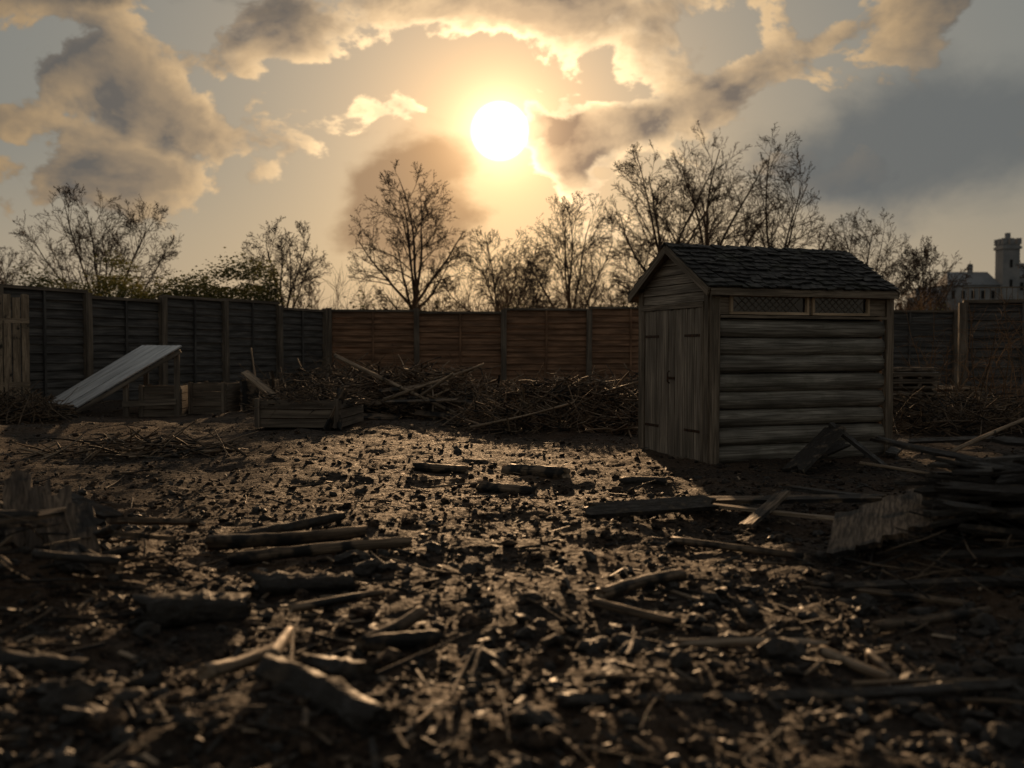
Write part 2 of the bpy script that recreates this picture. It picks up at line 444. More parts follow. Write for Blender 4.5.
for z in (.35, 1.4):
    for (a, c_) in ((.17, .5), (1.43, 1.1)):
        board(mb, (-.047, a, z), (-.047, c_, z), .03, .006, (-1, 0, 0), 0, 3, 1)
board(mb, (-.049, .72, .92), (-.049, .88, .92), .03, .012, (-1, 0, 0), 0, 2, 1)
tube(mb, [Vector((-.05, .83, .86)), Vector((-.08, .83, .88)), Vector((-.08, .83, .98)), Vector((-.05, .83, 1.0))], [.008]*4, 0, 6)
make('door_hardware', mb, [M_iron], SH)
mb = MB()
board(mb, (-.028, .118, 0), (-.028, .118, 1.76), .05, .05, (-1, 0, 0), 0, 6, 2)
board(mb, (-.028, W-.118, 0), (-.028, W-.118, 1.76), .05, .05, (-1, 0, 0), 0, 6, 2)
board(mb, (-.034, .09, 1.735), (-.034, W-.09, 1.735), .06, .05, (-1, 0, 0), 0)
board(mb, (-.025, .14, .01), (-.025, W-.14, .01), .06, .05, (-1, 0, 0), 0)
make('door_frame', mb, [M_trim], SH)
mb = MB()
zb = 1.77
while zb < RZ-.03:
    zt = min(zb+.105, RZ-.02)
    for xx in (-.012, L+.012):
        def hw(z): return W/2 if z <= HW else (W/2)*(1-(z-HW)/(RZ-HW))
        a0 = hw(zb); a1 = max(hw(zt), .02)
        c_ = W/2; sg = -1 if xx < 0 else 1
        pts = [(xx+sg*.014, c_-a0, zb+.003), (xx+sg*.014, c_+a0, zb+.003), (xx, c_+a1, zt), (xx, c_-a1, zt)]
        allp = pts+[(p[0]-sg*.02, p[1], p[2]) for p in pts]
        b0 = len(mb.v); mb.v.extend(allp); oy = U(0, 30)
        for f in ((0, 1, 2, 3), (7, 6, 5, 4), (0, 4, 5, 1), (2, 6, 7, 3), (0, 3, 7, 4), (1, 5, 6, 2)):
            mb.face(tuple(b0+i for i in f), [(allp[i][1]+oy, allp[i][2]) for i in f], 0)
    zb += .108
make('gable_boards', mb, [M_door], SH)
mb = MB()
ov, og, ogr = .12, .11, .07; sl = (RZ+.03-(HW+.02))/(W/2)
def roofp(x_, t, side):
    yv = (-ov+(W/2+ov)*t) if side < 0 else (W+ov-(W/2+ov)*t)
    z = HW+.035+sl*(-ov+(W/2+ov)*t)
    return Vector((x_, yv, z))
for side in (-1, 1):
    a = roofp(-og, 0, side); b_ = roofp(L+ogr, 0, side); c_ = roofp(L+ogr, 1, side); d_ = roofp(-og, 1, side)
    dz = Vector((0, 0, -.03)); pts = [a, b_, c_, d_, a+dz, b_+dz, c_+dz, d_+dz]
    b0 = len(mb.v); mb.v.extend(pts)
    for f in ((0, 1, 2, 3), (7, 6, 5, 4), (0, 4, 5, 1), (2, 6, 7, 3), (0, 3, 7, 4), (1, 5, 6, 2)):
        mb.face(tuple(b0+i for i in f), [(0, 0), (1, 0), (1, .1), (0, .1)], 1)
    rows = 10
    nrm = Vector((0, -sl if side < 0 else sl, 1)).normalized()
    for r in range(rows):
        x_ = -og-.02-U(0, .08)
        while x_ < L+ogr:
            w = U(.08, .17); t0 = r/rows-.015+U(-.025, .02); t1 = min((r+1.5)/rows, 1.02)
            xa = max(x_, -og-.02); xb = min(x_+w, L+ogr+.02)
            if xb-xa > .03:
                p0 = roofp((xa+xb)/2, t0, side)+nrm*(.026+U(0, .020)); p1 = roofp((xa+xb)/2+U(-.008, .008), t1, side)+nrm*(.010)
                board(mb, p0, p1, xb-xa-.006, .012, nrm+Vector((U(-.09, .09), 0, 0)), 0, 2, 1, .006, 0, .005)
            x_ += w
x_ = -og-.03
while x_ < L+ogr-.15:
    for sg in (-1, 1):
        nrm = Vector((0, sg*.5, 1)).normalized()
        c0 = Vector((x_, W/2, RZ+.075+U(0, .01))); c1 = Vector((x_+.24, W/2, RZ+.062))
        o2 = Vector((0, sg*.055, -.03+U(-.006, .006)))
        board(mb, c0+o2, c1+o2, .12, .012, nrm, 0, 2, 1, 0, 0, .004)
    x_ += .2
make('shingle_roof', mb, [M_shingle, M_trim], SH)
mb = MB()
for x_ in (-og-.012, L+ogr+.012):
    for side in (-1, 1):
        a = roofp(x_, -.01, side)-Vector((0, 0, .035)); b_ = roofp(x_, 1., side)-Vector((0, 0, .035))
        board(mb, a, b_, .085, .022, (1, 0, 0), 0, 6, 2, 0, 0, .001)
for side in (-1, 1):
    a = roofp(-og+.01, 0, side)-Vector((0, (.012 if side < 0 else -.012), .04)); b_ = roofp(L+ogr-.01, 0, side)-Vector((0, (.012 if side < 0 else -.012), .04))
    board(mb, a, b_, .07, .02, (0, 1, 0), 0, 8, 2)
make('barge_boards', mb, [M_trim], SH)

# ------------------------------------------------------------------ fences
def fence(name, pts, H, sp, trellis=False, mats=None):
    par = empty(name); ms = MB(); mp_ = MB()
    for (ax, ay), (bx, by) in zip(pts[:-1], pts[1:]):
        A = Vector((ax, ay, 0)); B = Vector((bx, by, 0)); d = B-A; n = max(1, round(d.length/sp))
        nrm = Vector((d.y, -d.x, 0)).normalized()
        for i in range(n):
            p = A+d*(i/n); q = A+d*((i+1)/n); hh = H+U(-.05, .04)
            board(mp_, p+nrm*.07+Vector((0, 0, -.3)), p+nrm*.07+Vector((U(-.02, .02), 0, H+.08+U(-.02, .05))), .17, .14, nrm, 0, 5, 2, 0, 0, .004)
            z = .02
            while z < hh-.05:
                bh = U(.19, .24); sag = U(-.01, .01)
                board(ms, p+nrm*U(-.01, .01)+Vector((0, 0, z+bh/2+sag)), q+nrm*U(-.01, .01)+Vector((0, 0, z+bh/2-sag)), bh+.02, .022, nrm+Vector((0, 0, .26)), 0, 5, 1, 0, 0, .004)
                z += bh*.9
            board(mp_, p+nrm*.03+Vector((0, 0, z+.03)), q+nrm*.03+Vector((0, 0, z+.03)), .07, .11, nrm, 0, 4, 1)
            mid = (p+q)/2
            board(mp_, mid+nrm*.06, mid+nrm*.06+Vector((0, 0, z)), .06, .03, nrm, 1, 4, 1)
            if trellis:
                for s in range(22):
                    e = p+(q-p)*(s/22); board(mp_, e+Vector((0, 0, z+.06)), e+Vector((0, 0, z+.34)), .012, .012, nrm, 0, 1, 1)
                board(mp_, p+Vector((0, 0, z+.33)), q+Vector((0, 0, z+.33)), .03, .03, nrm, 0, 2, 1)
        p = B; board(mp_, p+nrm*.07+Vector((0, 0, -.3)), p+nrm*.07+Vector((0, 0, H+.08)), .17, .14, nrm, 0, 5, 2, 0, 0, .004)
    make('panels', ms, [mats or M_fence], par); make('posts', mp_, [M_post, mats or M_fence], par)
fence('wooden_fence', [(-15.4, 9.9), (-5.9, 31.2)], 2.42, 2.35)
fence('wooden_fence', [(-5.75, 31.3), (5.2, 32.35)], 2.42, 2.75, False, M_fence_glow)
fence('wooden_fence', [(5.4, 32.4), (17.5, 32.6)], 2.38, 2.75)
fence('wooden_fence', [(9.85, 21.8), (17, 20.3)], 2.15, 2.3, True)
mb = MB()
for i in range(5):
    x_ = -10.45+i*.115; y_ = 19.9+i*.14
    board(mb, (x_, y_, .05+U(0, .05)), (x_, y_, 2.3+U(-.08, .05)), .15, .025, (.75, -.6, 0), 0, 5, 2, .01, 0, .004)
for z in (.5, 1.8):
    board(mb, (-10.55, 19.82, z), (-9.93, 20.5, z), .1, .03, (.75, -.6, 0), 0)
make('plank_gate', mb, [M_pale])

# ------------------------------------------------------------------ trees
def tree(mb, base, H, hw, seed, upright=0., fork=.34, nb=10, m=0):
    R = random.Random(seed); bx, by, bz = base
    def rd(): return Vector((R.gauss(0, 1), R.gauss(0, 1), R.gauss(0, 1))).normalized()
    CN = {1: 9, 2: 7, 3: 5, 4: 2}
    cz = bz+H*.60; rzv = H*.41
    def env(e): return ((e.x-bx)/hw)**2+((e.y-by)/hw)**2+((e.z-cz)/rzv)**2
    def br(p, d, Ln, r, lv):
        n = 6 if lv == 1 else (5 if lv == 0 else (4 if lv == 2 else (3 if lv == 3 else 2)))
        pts = [p]; rads = [r]; rt = max(r*(.62 if lv == 0 else .25), .0075)
        for i in range(n):
            d = (d+rd()*((.13 if lv == 1 else .18) if lv else .06)+Vector((0, 0, .04 if lv == 1 else .02))).normalized()
            pts.append(pts[-1]+d*(Ln/n)); rads.append(r+(rt-r)*(i+1)/n)
        tube(mb, pts, rads, m, 6 if lv == 0 else (4 if lv == 1 else 3))
        if lv >= 5: return
        nc = nb if lv == 0 else CN[lv]
        for c in range(nc):
            t = (.55+.45*(c+.9)/nc) if lv == 0 else (.22+.78*(c+R.random())/nc)
            t = min(t, .999); i = int(t*n); f = t*n-i
            q = pts[i].lerp(pts[i+1], f); rr = rads[i]+(rads[i+1]-rads[i])*f
            dd = (pts[i+1]-pts[i]).normalized()
            if lv == 0:
                az = c*2.4+R.uniform(-.3, .3); s = c/max(1, nc-1)
                ang = math.radians((68-60*s)*R.uniform(.9, 1.08)*(1-.6*upright))
                side = Vector((math.cos(az), math.sin(az), 0))
                nd = (Vector((0, 0, 1))*math.cos(ang)+side*math.sin(ang)).normalized()
                t2 = H*.1
                while t2 < H:
                    if env(q+nd*t2) > 1 and t2 > H*.2: break
                    t2 += .1
                br(q, nd, t2*R.uniform(.82, .95), rr*R.uniform(.48, .60), 1)
            else:
                a, b_ = frame(dd); ph = R.uniform(0, 6.28); ang = math.radians(R.uniform(24, 58))
                nd = (dd*math.cos(ang)+(a*math.cos(ph)+b_*math.sin(ph))*math.sin(ang)).normalized()
                ln = Ln*(1-t*.4)*R.uniform(.40, .62)
                while ln > .15 and env(q+nd*ln) > 1.12: ln *= .8
                br(q, nd, ln, max(rr*.6, .0085), lv+1)
    br(Vector(base), Vector((0, 0, 1)), H*fork*1.25, H*.021, 0)
TR = [(-18.4, 45, 8.5, 4.0, 1, 0, .22), (-10.3, 45, 7.1, 2.1, 2, .0, .34), (-4.7, 45, 9.6, 2.6, 3, .1, .34), (-.6, 52, 7.8, 2.8, 4, 0, .26),
      (3.0, 48, 8.6, 3.5, 5, .0, .22), (6.9, 45, 10.8, 3.1, 6, .0, .34), (9.4, 47, 11.8, 3.1, 7, .1, .34), (11.6, 44, 10.8, 2.0, 8, .5, .24),
      (17.7, 50, 8.3, 3.0, 9, 0, .3), (17.8, 42.5, 6.0, 1.7, 10, .1, .3), (-26, 50, 6.4, 3.2, 11, 0, .22), (7.4, 56, 7.8, 2.8, 12, 0, .25),
      (-34, 47, 8, 3.4, 13, 0, .25), (27, 46, 8.4, 3.2, 14, 0, .25), (0.9, 60, 7.4, 3., 15, 0, .2)]
for (x_, y_, H, hw, sd, up, st) in TR:
    mb = MB(); tree(mb, (x_, y_, -.1), H, hw, sd, up, st)
    make('bare_tree', mb, [M_bark])
mb = MB()
for i in range(150):
    x_ = -30+i*.37+U(-.4, .4); y_ = U(35.5, 43); H = U(3.0, 4.7)*(1 if -9 < x_ < 16 else .72)
    R = random.Random(500+i)
    for s in range(10):
        p = Vector((x_+R.uniform(-.4, .4), y_+R.uniform(-.4, .4), 0)); d = Vector((R.gauss(0, .25), R.gauss(0, .25), 1))
        Ln = H*R.uniform(.5, .95)
        pts = [p]; dd = d.normalized()
        for k in range(5):
            dd = (dd+Vector((R.gauss(0, .12), R.gauss(0, .12), .02))).normalized(); pts.append(pts[-1]+dd*Ln/5)
        tube(mb, pts, [.022, .018, .014, .010, .007, .004], 0, 3)
        for k in range(20):
            j = R.randint(2, 4); q = pts[j].lerp(pts[j+1], R.random())
            stick(mb, q, dd+Vector((R.gauss(0, .6), R.gauss(0, .6), R.gauss(.1, .3))), Ln*R.uniform(.12, .32), .009, 0, 3, .3, 3)
make('shrub_thicket', mb, [M_thick])
mb = MB()
for i in range(42000):
    x_ = U(-17.5, -8.6) if i % 6 else U(-30, 24)
    cl = vnoise(x_*.9, 3., 5); top = 3.3+1.5*float(cl) if x_ < -8.6 and x_ > -17.5 else 2.2+1.2*float(cl)
    y_ = 36.5+random.gauss(0, .8); z_ = 1.6+(top*U(.85, 1.08)-1.6)*U(0, 1)**.7
    if vnoise(x_*2.2+9, z_*2.2, 8) < .3: continue
    s = U(.03, .075); d = rdir(); a, b_ = frame(d)
    c0 = Vector((x_, y_, z_)); b0 = len(mb.v)
    mb.v.extend([c0-a*s, c0-b_*s*.5, c0+a*s, c0+b_*s*.5])
    mb.face((b0, b0+1, b0+2, b0+3), [(0, 0), (1, 0), (1, 1), (0, 1)], 0)
for i in range(60):
    x_ = U(-17.5, -8.6); stick(mb, (x_, 36.5+U(-.5, .5), 0), Vector((U(-.2, .2), U(-.2, .2), 1)), U(2.4, 3.8), .03, 1, 5, .1, 4)
make('hedge', mb, [M_leaf, M_bark])

# ------------------------------------------------------------------ hill and castle
xs = np.linspace(60, 420, 60); ys = np.linspace(230, 480, 40); X, Y = np.meshgrid(xs, ys)
Z = 17*np.exp(-((X-190)/75)**2-((Y-340)/55)**2)+3*fbm(X*.03, Y*.03, 3, 9)-1.2
idx = np.arange(X.size).reshape(X.shape)
F = np.stack([idx[:-1, :-1], idx[:-1, 1:], idx[1:, 1:], idx[1:, :-1]], -1).reshape(-1, 4)
me = bpy.data.meshes.new('hill'); me.from_pydata(np.stack([X, Y, Z], -1).reshape(-1, 3).tolist(), [], F.tolist())
me.materials.append(M_hill); me.polygons.foreach_set('use_smooth', [True]*len(F))
COL.objects.link(bpy.data.objects.new('hill', me))
C = empty('castle', (1., 0, 0))
mb = MB()
box(mb, 146.5, 151.5, 300, 305, 5, 33, 0); box(mb, 146.1, 151.9, 299.6, 305.4, 31.6, 32.4, 0)
for i in range(3):
    for j in range(3):
        if i != 1 or j != 1: box(mb, 146.2+i*2.2, 147.4+i*2.2, 299.7+j*2.2, 300.9+j*2.2, 33, 34.8, 0)
box(mb, 148.4, 149.6, 302, 303.2, 33, 36.6, 0)
for z in (20, 26): box(mb, 148.5, 149.3, 299.85, 300.1, z, z+2.4, 1)
make('tower', mb, [M_stone, M_dark], C)
mb = MB(); mr = MB()
def hall(x0, x1, y0, y1, z1, rh):
    box(mb, x0, x1, y0, y1, 3, z1, 0); c = (y0+y1)/2
    poly(mr, [(x0-.4, y0-.5, z1-.1), (x1+.4, y0-.5, z1-.1), (x1-1.2, c, z1+rh), (x0+1.6, c, z1+rh)], 0)
    poly(mr, [(x1+.4, y1+.5, z1-.1), (x0-.4, y1+.5, z1-.1), (x0+1.6, c, z1+rh), (x1-1.2, c, z1+rh)], 0)
    poly(mr, [(x0-.4, y1+.5, z1-.1), (x0-.4, y0-.5, z1-.1), (x0+1.6, c, z1+rh)], 0)
    poly(mr, [(x1+.4, y0-.5, z1-.1), (x1+.4, y1+.5, z1-.1), (x1-1.2, c, z1+rh)], 0)
    n = int((x1-x0)/3)
    for i in range(n): box(mb, x0+1+i*3, x0+2+i*3, y0-.15, y0+.1, z1-4.2, z1-1.8, 1)
hall(131, 146.3, 302, 312, 21, 4.2); hall(151.7, 182, 302, 314, 23.5, 4.5); hall(122, 130.8, 304, 311, 17.5, 3)
box(mb, 157, 158.6, 306, 307.6, 24, 30.5, 0); box(mb, 139, 140.2, 306, 307.2, 22, 27.5, 0)
make('hall', mb, [M_stone, M_dark], C); make('hall_roof', mr, [M_slate], C)

# ------------------------------------------------------------------ yard objects (left)
LT = empty('lean_to_ramp')
mb = MB()
for i in range(3):
    q = i/3; ox, oy = -1.35*q, 1.7*q
    sheet(mb, (-8.05+ox, 18.4+oy, .14+.004*i), (1.95, 0, 1.14), (-1.35/3*.985, 1.7/3*.985, 0), .022, 0)
make('sloping_boards', mb, [M_sheet], LT)
mb = MB()
for (x_, y_, z_) in ((-6.2, 18.42, 1.17), (-7.15, 18.42, .6), (-7.35, 20.0, 1.17)):
    board(mb, (x_, y_, -.1), (x_, y_, z_), .09, .07, (0, -1, 0), 0)
board(mb, (-8.02, 18.34, .06), (-6.10, 18.34, 1.18), .07, .03, (0, -1, 0), 0)
board(mb, (-6.2, 18.42, 1.13), (-7.4, 20.0, 1.13), .08, .05, (1, .6, 0), 0)
board(mb, (-7.2, 18.37, .2), (-6.2, 18.37, .25), .1, .03, (0, -1, 0), 0)
make('frame', mb, [M_post], LT)
def crate(name, cx, cy, w, d, h, rot, mats, slats=4, fill=False):
    e = empty(name, (cx, cy, tz(cx, cy)), rot); mb = MB()
    sh = h/slats
    for i in range(slats):
        z = sh*(i+.5)
        board(mb, (-w/2, -d/2, z), (w/2, -d/2, z), sh-.016, .025, (0, -1, 0), 0, 4, 2, .01, 0, .003)
        board(mb, (-w/2, d/2, z), (w/2, d/2, z), sh-.016, .025, (0, 1, 0), 0, 4, 2)
        board(mb, (-w/2, -d/2+.015, z), (-w/2, d/2-.015, z), sh-.016, .025, (-1, 0, 0), 0, 4, 2)
        board(mb, (w/2, -d/2+.015, z), (w/2, d/2-.015, z), sh-.016, .025, (1, 0, 0), 0, 4, 2)
    for sx in (-1, 1):
        for sy in (-1, 1):
            board(mb, (sx*(w/2-.05), sy*(d/2+.027), 0), (sx*(w/2-.05), sy*(d/2+.027), h+.02), .07, .028, (0, sy, 0), 0, 3, 1)
    make('slats', mb, mats, e)
    if fill:
        mb = MB(); box(mb, -w/2+.03, w/2-.03, -d/2+.03, d/2-.03, .02, h-.08, 0); make('soil_fill', mb, [M_ground], e)
    return e
crate('wooden_crate', -6.62, 18.9, .75, .6, .58, .1, [M_post])
crate('wooden_crate', -5.8, 19.4, .75, .7, .60, -.1, [M_post])
crate('wooden_crate', -4.95, 19.6, .6, .6, .62, .1, [M_burnt])
crate('planter_box', -3.15, 15.6, 1.3, 1.5, .42, -.08, [M_post], 3, True)
mb = MB(); pile(mb, -3.15, 15.6, .85, .85, .32, 300, (.2, .7), (.004, .012), (0, 1), .25, .2)
for v in mb.v: v[2] += .36
make('brush_in_planter', mb, [M_twig, M_burnt])
mb = MB(); board(mb, (-4.28, 15.9, .86), (-3.62, 15.5, .40), .14, .03, (.5, -.6, .6), 0, 4, 2, .02); make('plank', mb, [M_pale])
mb = MB(); board(mb, (-2.75, 14.7, .02), (-2.5, 14.9, .58), .12, .03, (1, -.5, 0), 0, 4, 2, .02)
board(mb, (-2.56, 14.75, .02), (-2.62, 15.1, .62), .1, .03, (1, -.5, 0), 0, 4, 2, .02); make('plank', mb, [M_burnt])
mb = MB(); log(mb, (-5.2, 20.5, 0), (-5.45, 20.8, 1.25), .025, .015, 6); make('stake', mb, [M_pale])
def heap(n, *a, **k):
    mb = MB(); pile(mb, *a, **k); return make(n, mb, [M_twig, M_burnt, M_pale])
heap('brush_heap', -1.7, 18.8, 2.9, 1.7, .85, 2000, (.3, 1.3), (.006, .022), (0, 0, 0, 1, 1, 2), .35, .2)
heap('brush_heap', .95, 15.6, 1.8, 1.5, .78, 1900, (.25, 1.0), (.005, .018), (0, 0, 0, 1, 1, 2), .4, .22)
heap('brush_heap', -8.7, 17.2, 1.0, .9, .4, 600, (.3, .9), (.005, .018), (0, 0, 1), .4, .2)
heap('brush_heap', -4.3, 11.4, 1.2, .6, .16, 150, (.2, .8), (.006, .02), (0, 1, 2))
heap('brush_heap', 6.6, 14.6, 1.3, 1.2, .55, 700, (.3, 1.3), (.004, .014), (0, 0, 1), .4, .2)
heap('brush_heap', -3.9, 23.5, 2.5, 1.3, .85, 600, (.4, 1.5), (.006, .02), (0, 0, 1), .4, .2)
heap('brush_heap', 3.2, 19.5, 2.2, 1.4, .8, 700, (.3, 1.3), (.006, .02), (0, 0, 1), .4, .2)
for (a, c_, r) in (((-3.2, 18.0, 1.1), (-.95, 16.9, .12), .04), ((-1.9, 17.4, .2), (-1.0, 16.9, .8), .03), ((-2.2, 17.1, .35), (-.5, 17.8, .95), .03),
                   ((.1, 16.4, .1), (1.9, 14.6, .75), .022), ((-.6, 14.2, .1), (.9, 14.3, .45), .022)):
    mb = MB(); log(mb, a, c_, r, r*.7, 8, 8, .1, .02); make('wooden_pole', mb, [M_pale])
mb = MB()
for i in range(14):
    x_ = U(-2.8, -.2); y_ = U(16.9, 18.0); a = U(-.4, .4); z = U(.1, .5)
    board(mb, (x_-.6, y_-.1, z), (x_+.6*math.cos(a), y_+.6*math.sin(a), z+U(-.2, .2)), U(.08, .16), .025, (U(-.3, .3), U(-.9, -.2), 1), 0, 4, 2, .04)
make('plank_pile', mb, [M_burnt])

# ------------------------------------------------------------------ yard objects (right)
def stack(name, cx, cy, w, d, h, rot, mat, th=.035, mess=1.):
    e = empty(name, (cx, cy, tz(cx, cy)), rot); mb = MB(); z = .03
    while z < h:
        n = max(2, int(d/.16))
        for i in range(n):
            if random.random() < .1: continue
            y_ = -d/2+d*(i+.5)/n
            a = U(-.03, .03)*mess; l0 = U(-.06, .06)*mess; l1 = U(-.06, .06)*mess
            board(mb, (-w/2+l0, y_-a, z+U(-.01, .01)*(mess-1)), (w/2+l1, y_+a, z+U(-.006, .006)*mess), d/n-.015, th*.8, (0, U(-.06, .06)*mess, 1), 0, 4, 3, .03, .008, .003*mess)
        z += th
        if random.random() < .45:
            for sx in (-.35, .05, .38): board(mb, (sx*w, -d/2, z), (sx*w, d/2, z), .06, th*.8, (0, 0, 1), 0, 2, 1)
            z += th
    make('boards', mb, [mat], e)
stack('plank_stack', 6.1, 15.4, .75, .7, .93, .1, M_post)
stack('plank_stack', 8.55, 19.8, 1.2, .9, .55, .1, M_pale)
stack('charred_plank_stack', 3.0, 5.6, 1.0, .5, .42, -.25, M_char, .028, 2.4)
mb = MB()
for i in range(50):
    a = U(-.6, .4); x_ = U(2.5, 3.3); y_ = U(5.0, 5.9); z = U(.18, .62)
    l = U(.2, .42)
    board(mb, (x_-l*math.cos(a), y_-l*math.sin(a), z+U(-.1, .08)), (x_+l*math.cos(a), y_+l*math.sin(a), z+U(-.1, .06)), U(.04, .1), .02, (U(-.4, .4), U(-.6, .3), 1), random.choice((0, 0, 1)), 6, 3, .06, .02, .005)
make('charred_boards', mb, [M_char, M_char2])
mb = MB()
for c in range(34):
    p = Vector((U(7.2, 9.6), U(15.2, 18.5), 0)); d = Vector((random.gauss(0, .3), random.gauss(0, .3), 1)); Ln = U(1.2, 2.3)
    pts = [p]; dd = d.normalized()
    for k in range(6):
        dd = (dd+Vector((random.gauss(0, .13), random.gauss(0, .13), -.03))).normalized(); pts.append(pts[-1]+dd*Ln/6)
    tube(mb, pts, [.012, .011, .01, .008, .006, .005, .003], 0, 4)
    for k in range(22):
        j = random.randint(0, 5); q = pts[j].lerp(pts[j+1], random.random())
        stick(mb, q, Vector((random.gauss(0, .8), random.gauss(0, .8), U(-.2, 1))), U(.2, .6), .004, 0, 4, .2, 3)
make('bare_shrub', mb, [M_thick])
def single(name, fn, mats):
    mb = MB(); fn(mb); return make(name, mb, mats)
single('charred_plank', lambda m: board(m, (2.78, 9.75, .03), (3.35, 10.25, .40), .26, .03, (-.5, -.3, 1), 0, 6, 4, .05, 0, .004), [M_char2])
single('charred_plank', lambda m: board(m, (3.32, 10.3, .42), (3.72, 9.8, .02), .10, .035, (.5, -.5, 1), 0, 6, 3, .04), [M_char])
single('charred_plank', lambda m: board(m, (2.9, 10.15, .03), (3.5, 10.45, .22), .12, .03, (0, -.6, 1), 0, 6, 3, .04), [M_char])
single('wooden_pole', lambda m: log(m, (3.3, 9.4, .13), (3.95, 8.75, .06), .017, .012, 7, 6, .1, .01), [M_pale])
single('wooden_pole', lambda m: log(m, (4.95, 11.2, .05), (6.4, 12.1, .42), .026, .02, 7, 6, .08, .01), [M_pale])
for (a, c_) in (((4.6, 9.8), (5.5, 10.1)), ((4.2, 11.0), (4.7, 11.9)), ((4.9, 12.5), (5.9, 12.2))):
    single('charred_plank', lambda m: board(m, (*a, .05), (*c_, .12), .12, .03, (0, -.3, 1), 0, 5, 3, .05), [M_char])
def gl(name, x0, y0, x1, y1, r0, r1=None, lift0=0., lift1=0., mat=M_burnt, mc=M_pale, rough=.11, bend=.025, seg=14, rings=12):
    r1 = r0*.85 if r1 is None else r1
    mb = MB(); z0 = tz(x0, y0)+r0*.65+lift0; z1 = tz(x1, y1)+r1*.65+lift1
    log(mb, (x0, y0, z0), (x1, y1, z1), r0, r1, seg, rings, rough*.6, bend, 0, 1, .8)
    return make(name, mb, [mat, mc])
def gb(name, x0, y0, x1, y1, w, t=.022, l0=.02, l1=.02, up=(0, -.3, 1), mat=M_burnt, jag=.06):
    mb = MB(); board(mb, (x0, y0, tz(x0, y0)+t+l0), (x1, y1, tz(x1, y1)+t+l1), w, t, up, 0, 9, 5, jag, .015, .003); return make(name, mb, [mat])
gl('charred_log', -.95, 9.9, -.45, 9.7, .05, mat=M_burnt)
gl('charred_log', -.05, 9.9, .5, 9.4, .07, mat=M_burnt)
gl('charred_log', -.28, 8.8, .2, 8.7, .055, mat=M_burnt)
gl('charred_log', 1.0, 8.9, 1.35, 8.7, .04, mat=M_char)
gb('charred_plank', .55, 6.85, 1.4, 6.95, .16, .03, .02, .06, (0, -.4, 1), M_char2)
gb('plank', 1.1, 7.25, 2.35, 6.35, .08, .022, .05, .03, (.2, -.1, 1), M_pale)
gb('charred_plank', 1.35, 7.3, 2.6, 7.0, .13, .03, .03, .06, (0, -.1, 1), M_burnt)
gb('charred_plank', 1.5, 6.4, 1.95, 7.1, .10, .025, .03, .14, (-.4, -.3, 1), M_burnt)
gl('charred_log', 1.0, 6.1, 1.65, 5.6, .025, .02, .02, .02, M_burnt)
gb('charred_plank', 2.15, 7.6, 2.9, 7.1, .2, .03, .1, .03, (.3, -.1, 1), M_char)
single('scorched_panel', lambda m: [board(m, (1.78+i*.15, 5.35+i*.02, .10+i*.04), (2.02+i*.15, 5.95+i*.02, .22+i*.045), .145, .03, (-.35, -.25, 1), 0, 7, 4, .03, 0, .004) for i in range(5)], [M_panel])
gl('charred_log', .42, 4.6, .87, 5.05, .032, .026, .0, .04, M_burnt)
gl('charred_log', .38, 4.5, .72, 4.25, .022, .016, .01, .01, M_burnt)
gb('plank', .65, 3.85, 1.22, 3.95, .035, .015, .02, .02, (0, -.4, 1), M_pale)
gl('charred_log', 1.55, 4.2, 2.15, 4.45, .026, .018, .02, .03, M_burnt)
gl('charred_log', 1.18, 3.75, 1.36, 3.55, .022, .018, .02, .01, M_pale)
gl('charred_log', 1.36, 3.75, 1.38, 3.5, .02, .018, .02, .01, M_burnt)
gb('charred_plank', .15, 3.18, 1.75, 3.42, .045, .02, .02, .03, (0, -.3, 1), M_char2)
gb('charred_plank', 1.6, 4.9, 2.5, 4.7, .05, .025, .02, .03, (0, -.3, 1), M_char2)
gb('plank', 1.5, 5.0, 2.1, 4.55, .03, .015, .02, .03, (0, -.5, 1), M_burnt)
gl('charred_log', -1.75, 5.75, -.92, 6.1, .045, .035, .03, .03, M_burnt)
gl('charred_log', -1.55, 5.45, -.6, 5.75, .035, .03, .02, .02, M_burnt)
gl('charred_log', -1.7, 5.9, -1.1, 6.4, .04, .03, .03, .05, M_char)
R_ = dict(rough=.24, bend=.05, seg=16, rings=12)
gl('charred_log', -1.2, 4.75, -.8, 4.85, .07, .05, -.01, .0, M_char, M_char, **R_)
gl('charred_log', -1.5, 4.05, -1.15, 4.2, .075, .055, .0, .0, M_char, M_char, **R_)
gl('charred_log', -.78, 3.25, -.42, 2.95, .075, .055, -.03, -.03, M_char, M_char, **R_)
gl('charred_log', -.5, 3.3, -.75, 3.6, .05, .04, -.02, -.02, M_char, M_char, **R_)
gl('charred_log', -1.02, 3.28, -.86, 3.75, .026, .022, .05, .04, M_pale)
gl('charred_log', -.83, 3.4, -.87, 3.85, .024, .018, .05, .05, M_pale)
gl('charred_log', -.58, 3.85, -.38, 4.1, .028, .028, .02, .05, M_burnt)
gl('charred_log', -.56, 3.82, -.30, 3.86, .032, .032, .02, .02, M_burnt)
gl('charred_log', -.95, 4.25, -.6, 4.6, .02, .015, .03, .03, M_burnt)
gl('charred_log', -1.9, 3.5, -1.5, 3.45, .05, .04, .0, .0, M_char, M_char, **R_)
single('scorched_panel', lambda m: [board(m, (-2.62+i*.13, 5.25-i*.05, .53-i*.045+U(-.02, .02)), (-2.36+i*.13, 4.75-i*.05, .24-i*.03), .13, .035, (.1+U(-.1, .1), -.35, 1), 0, 7, 4, .07, 0, .007) for i in range(4)], [M_panel])
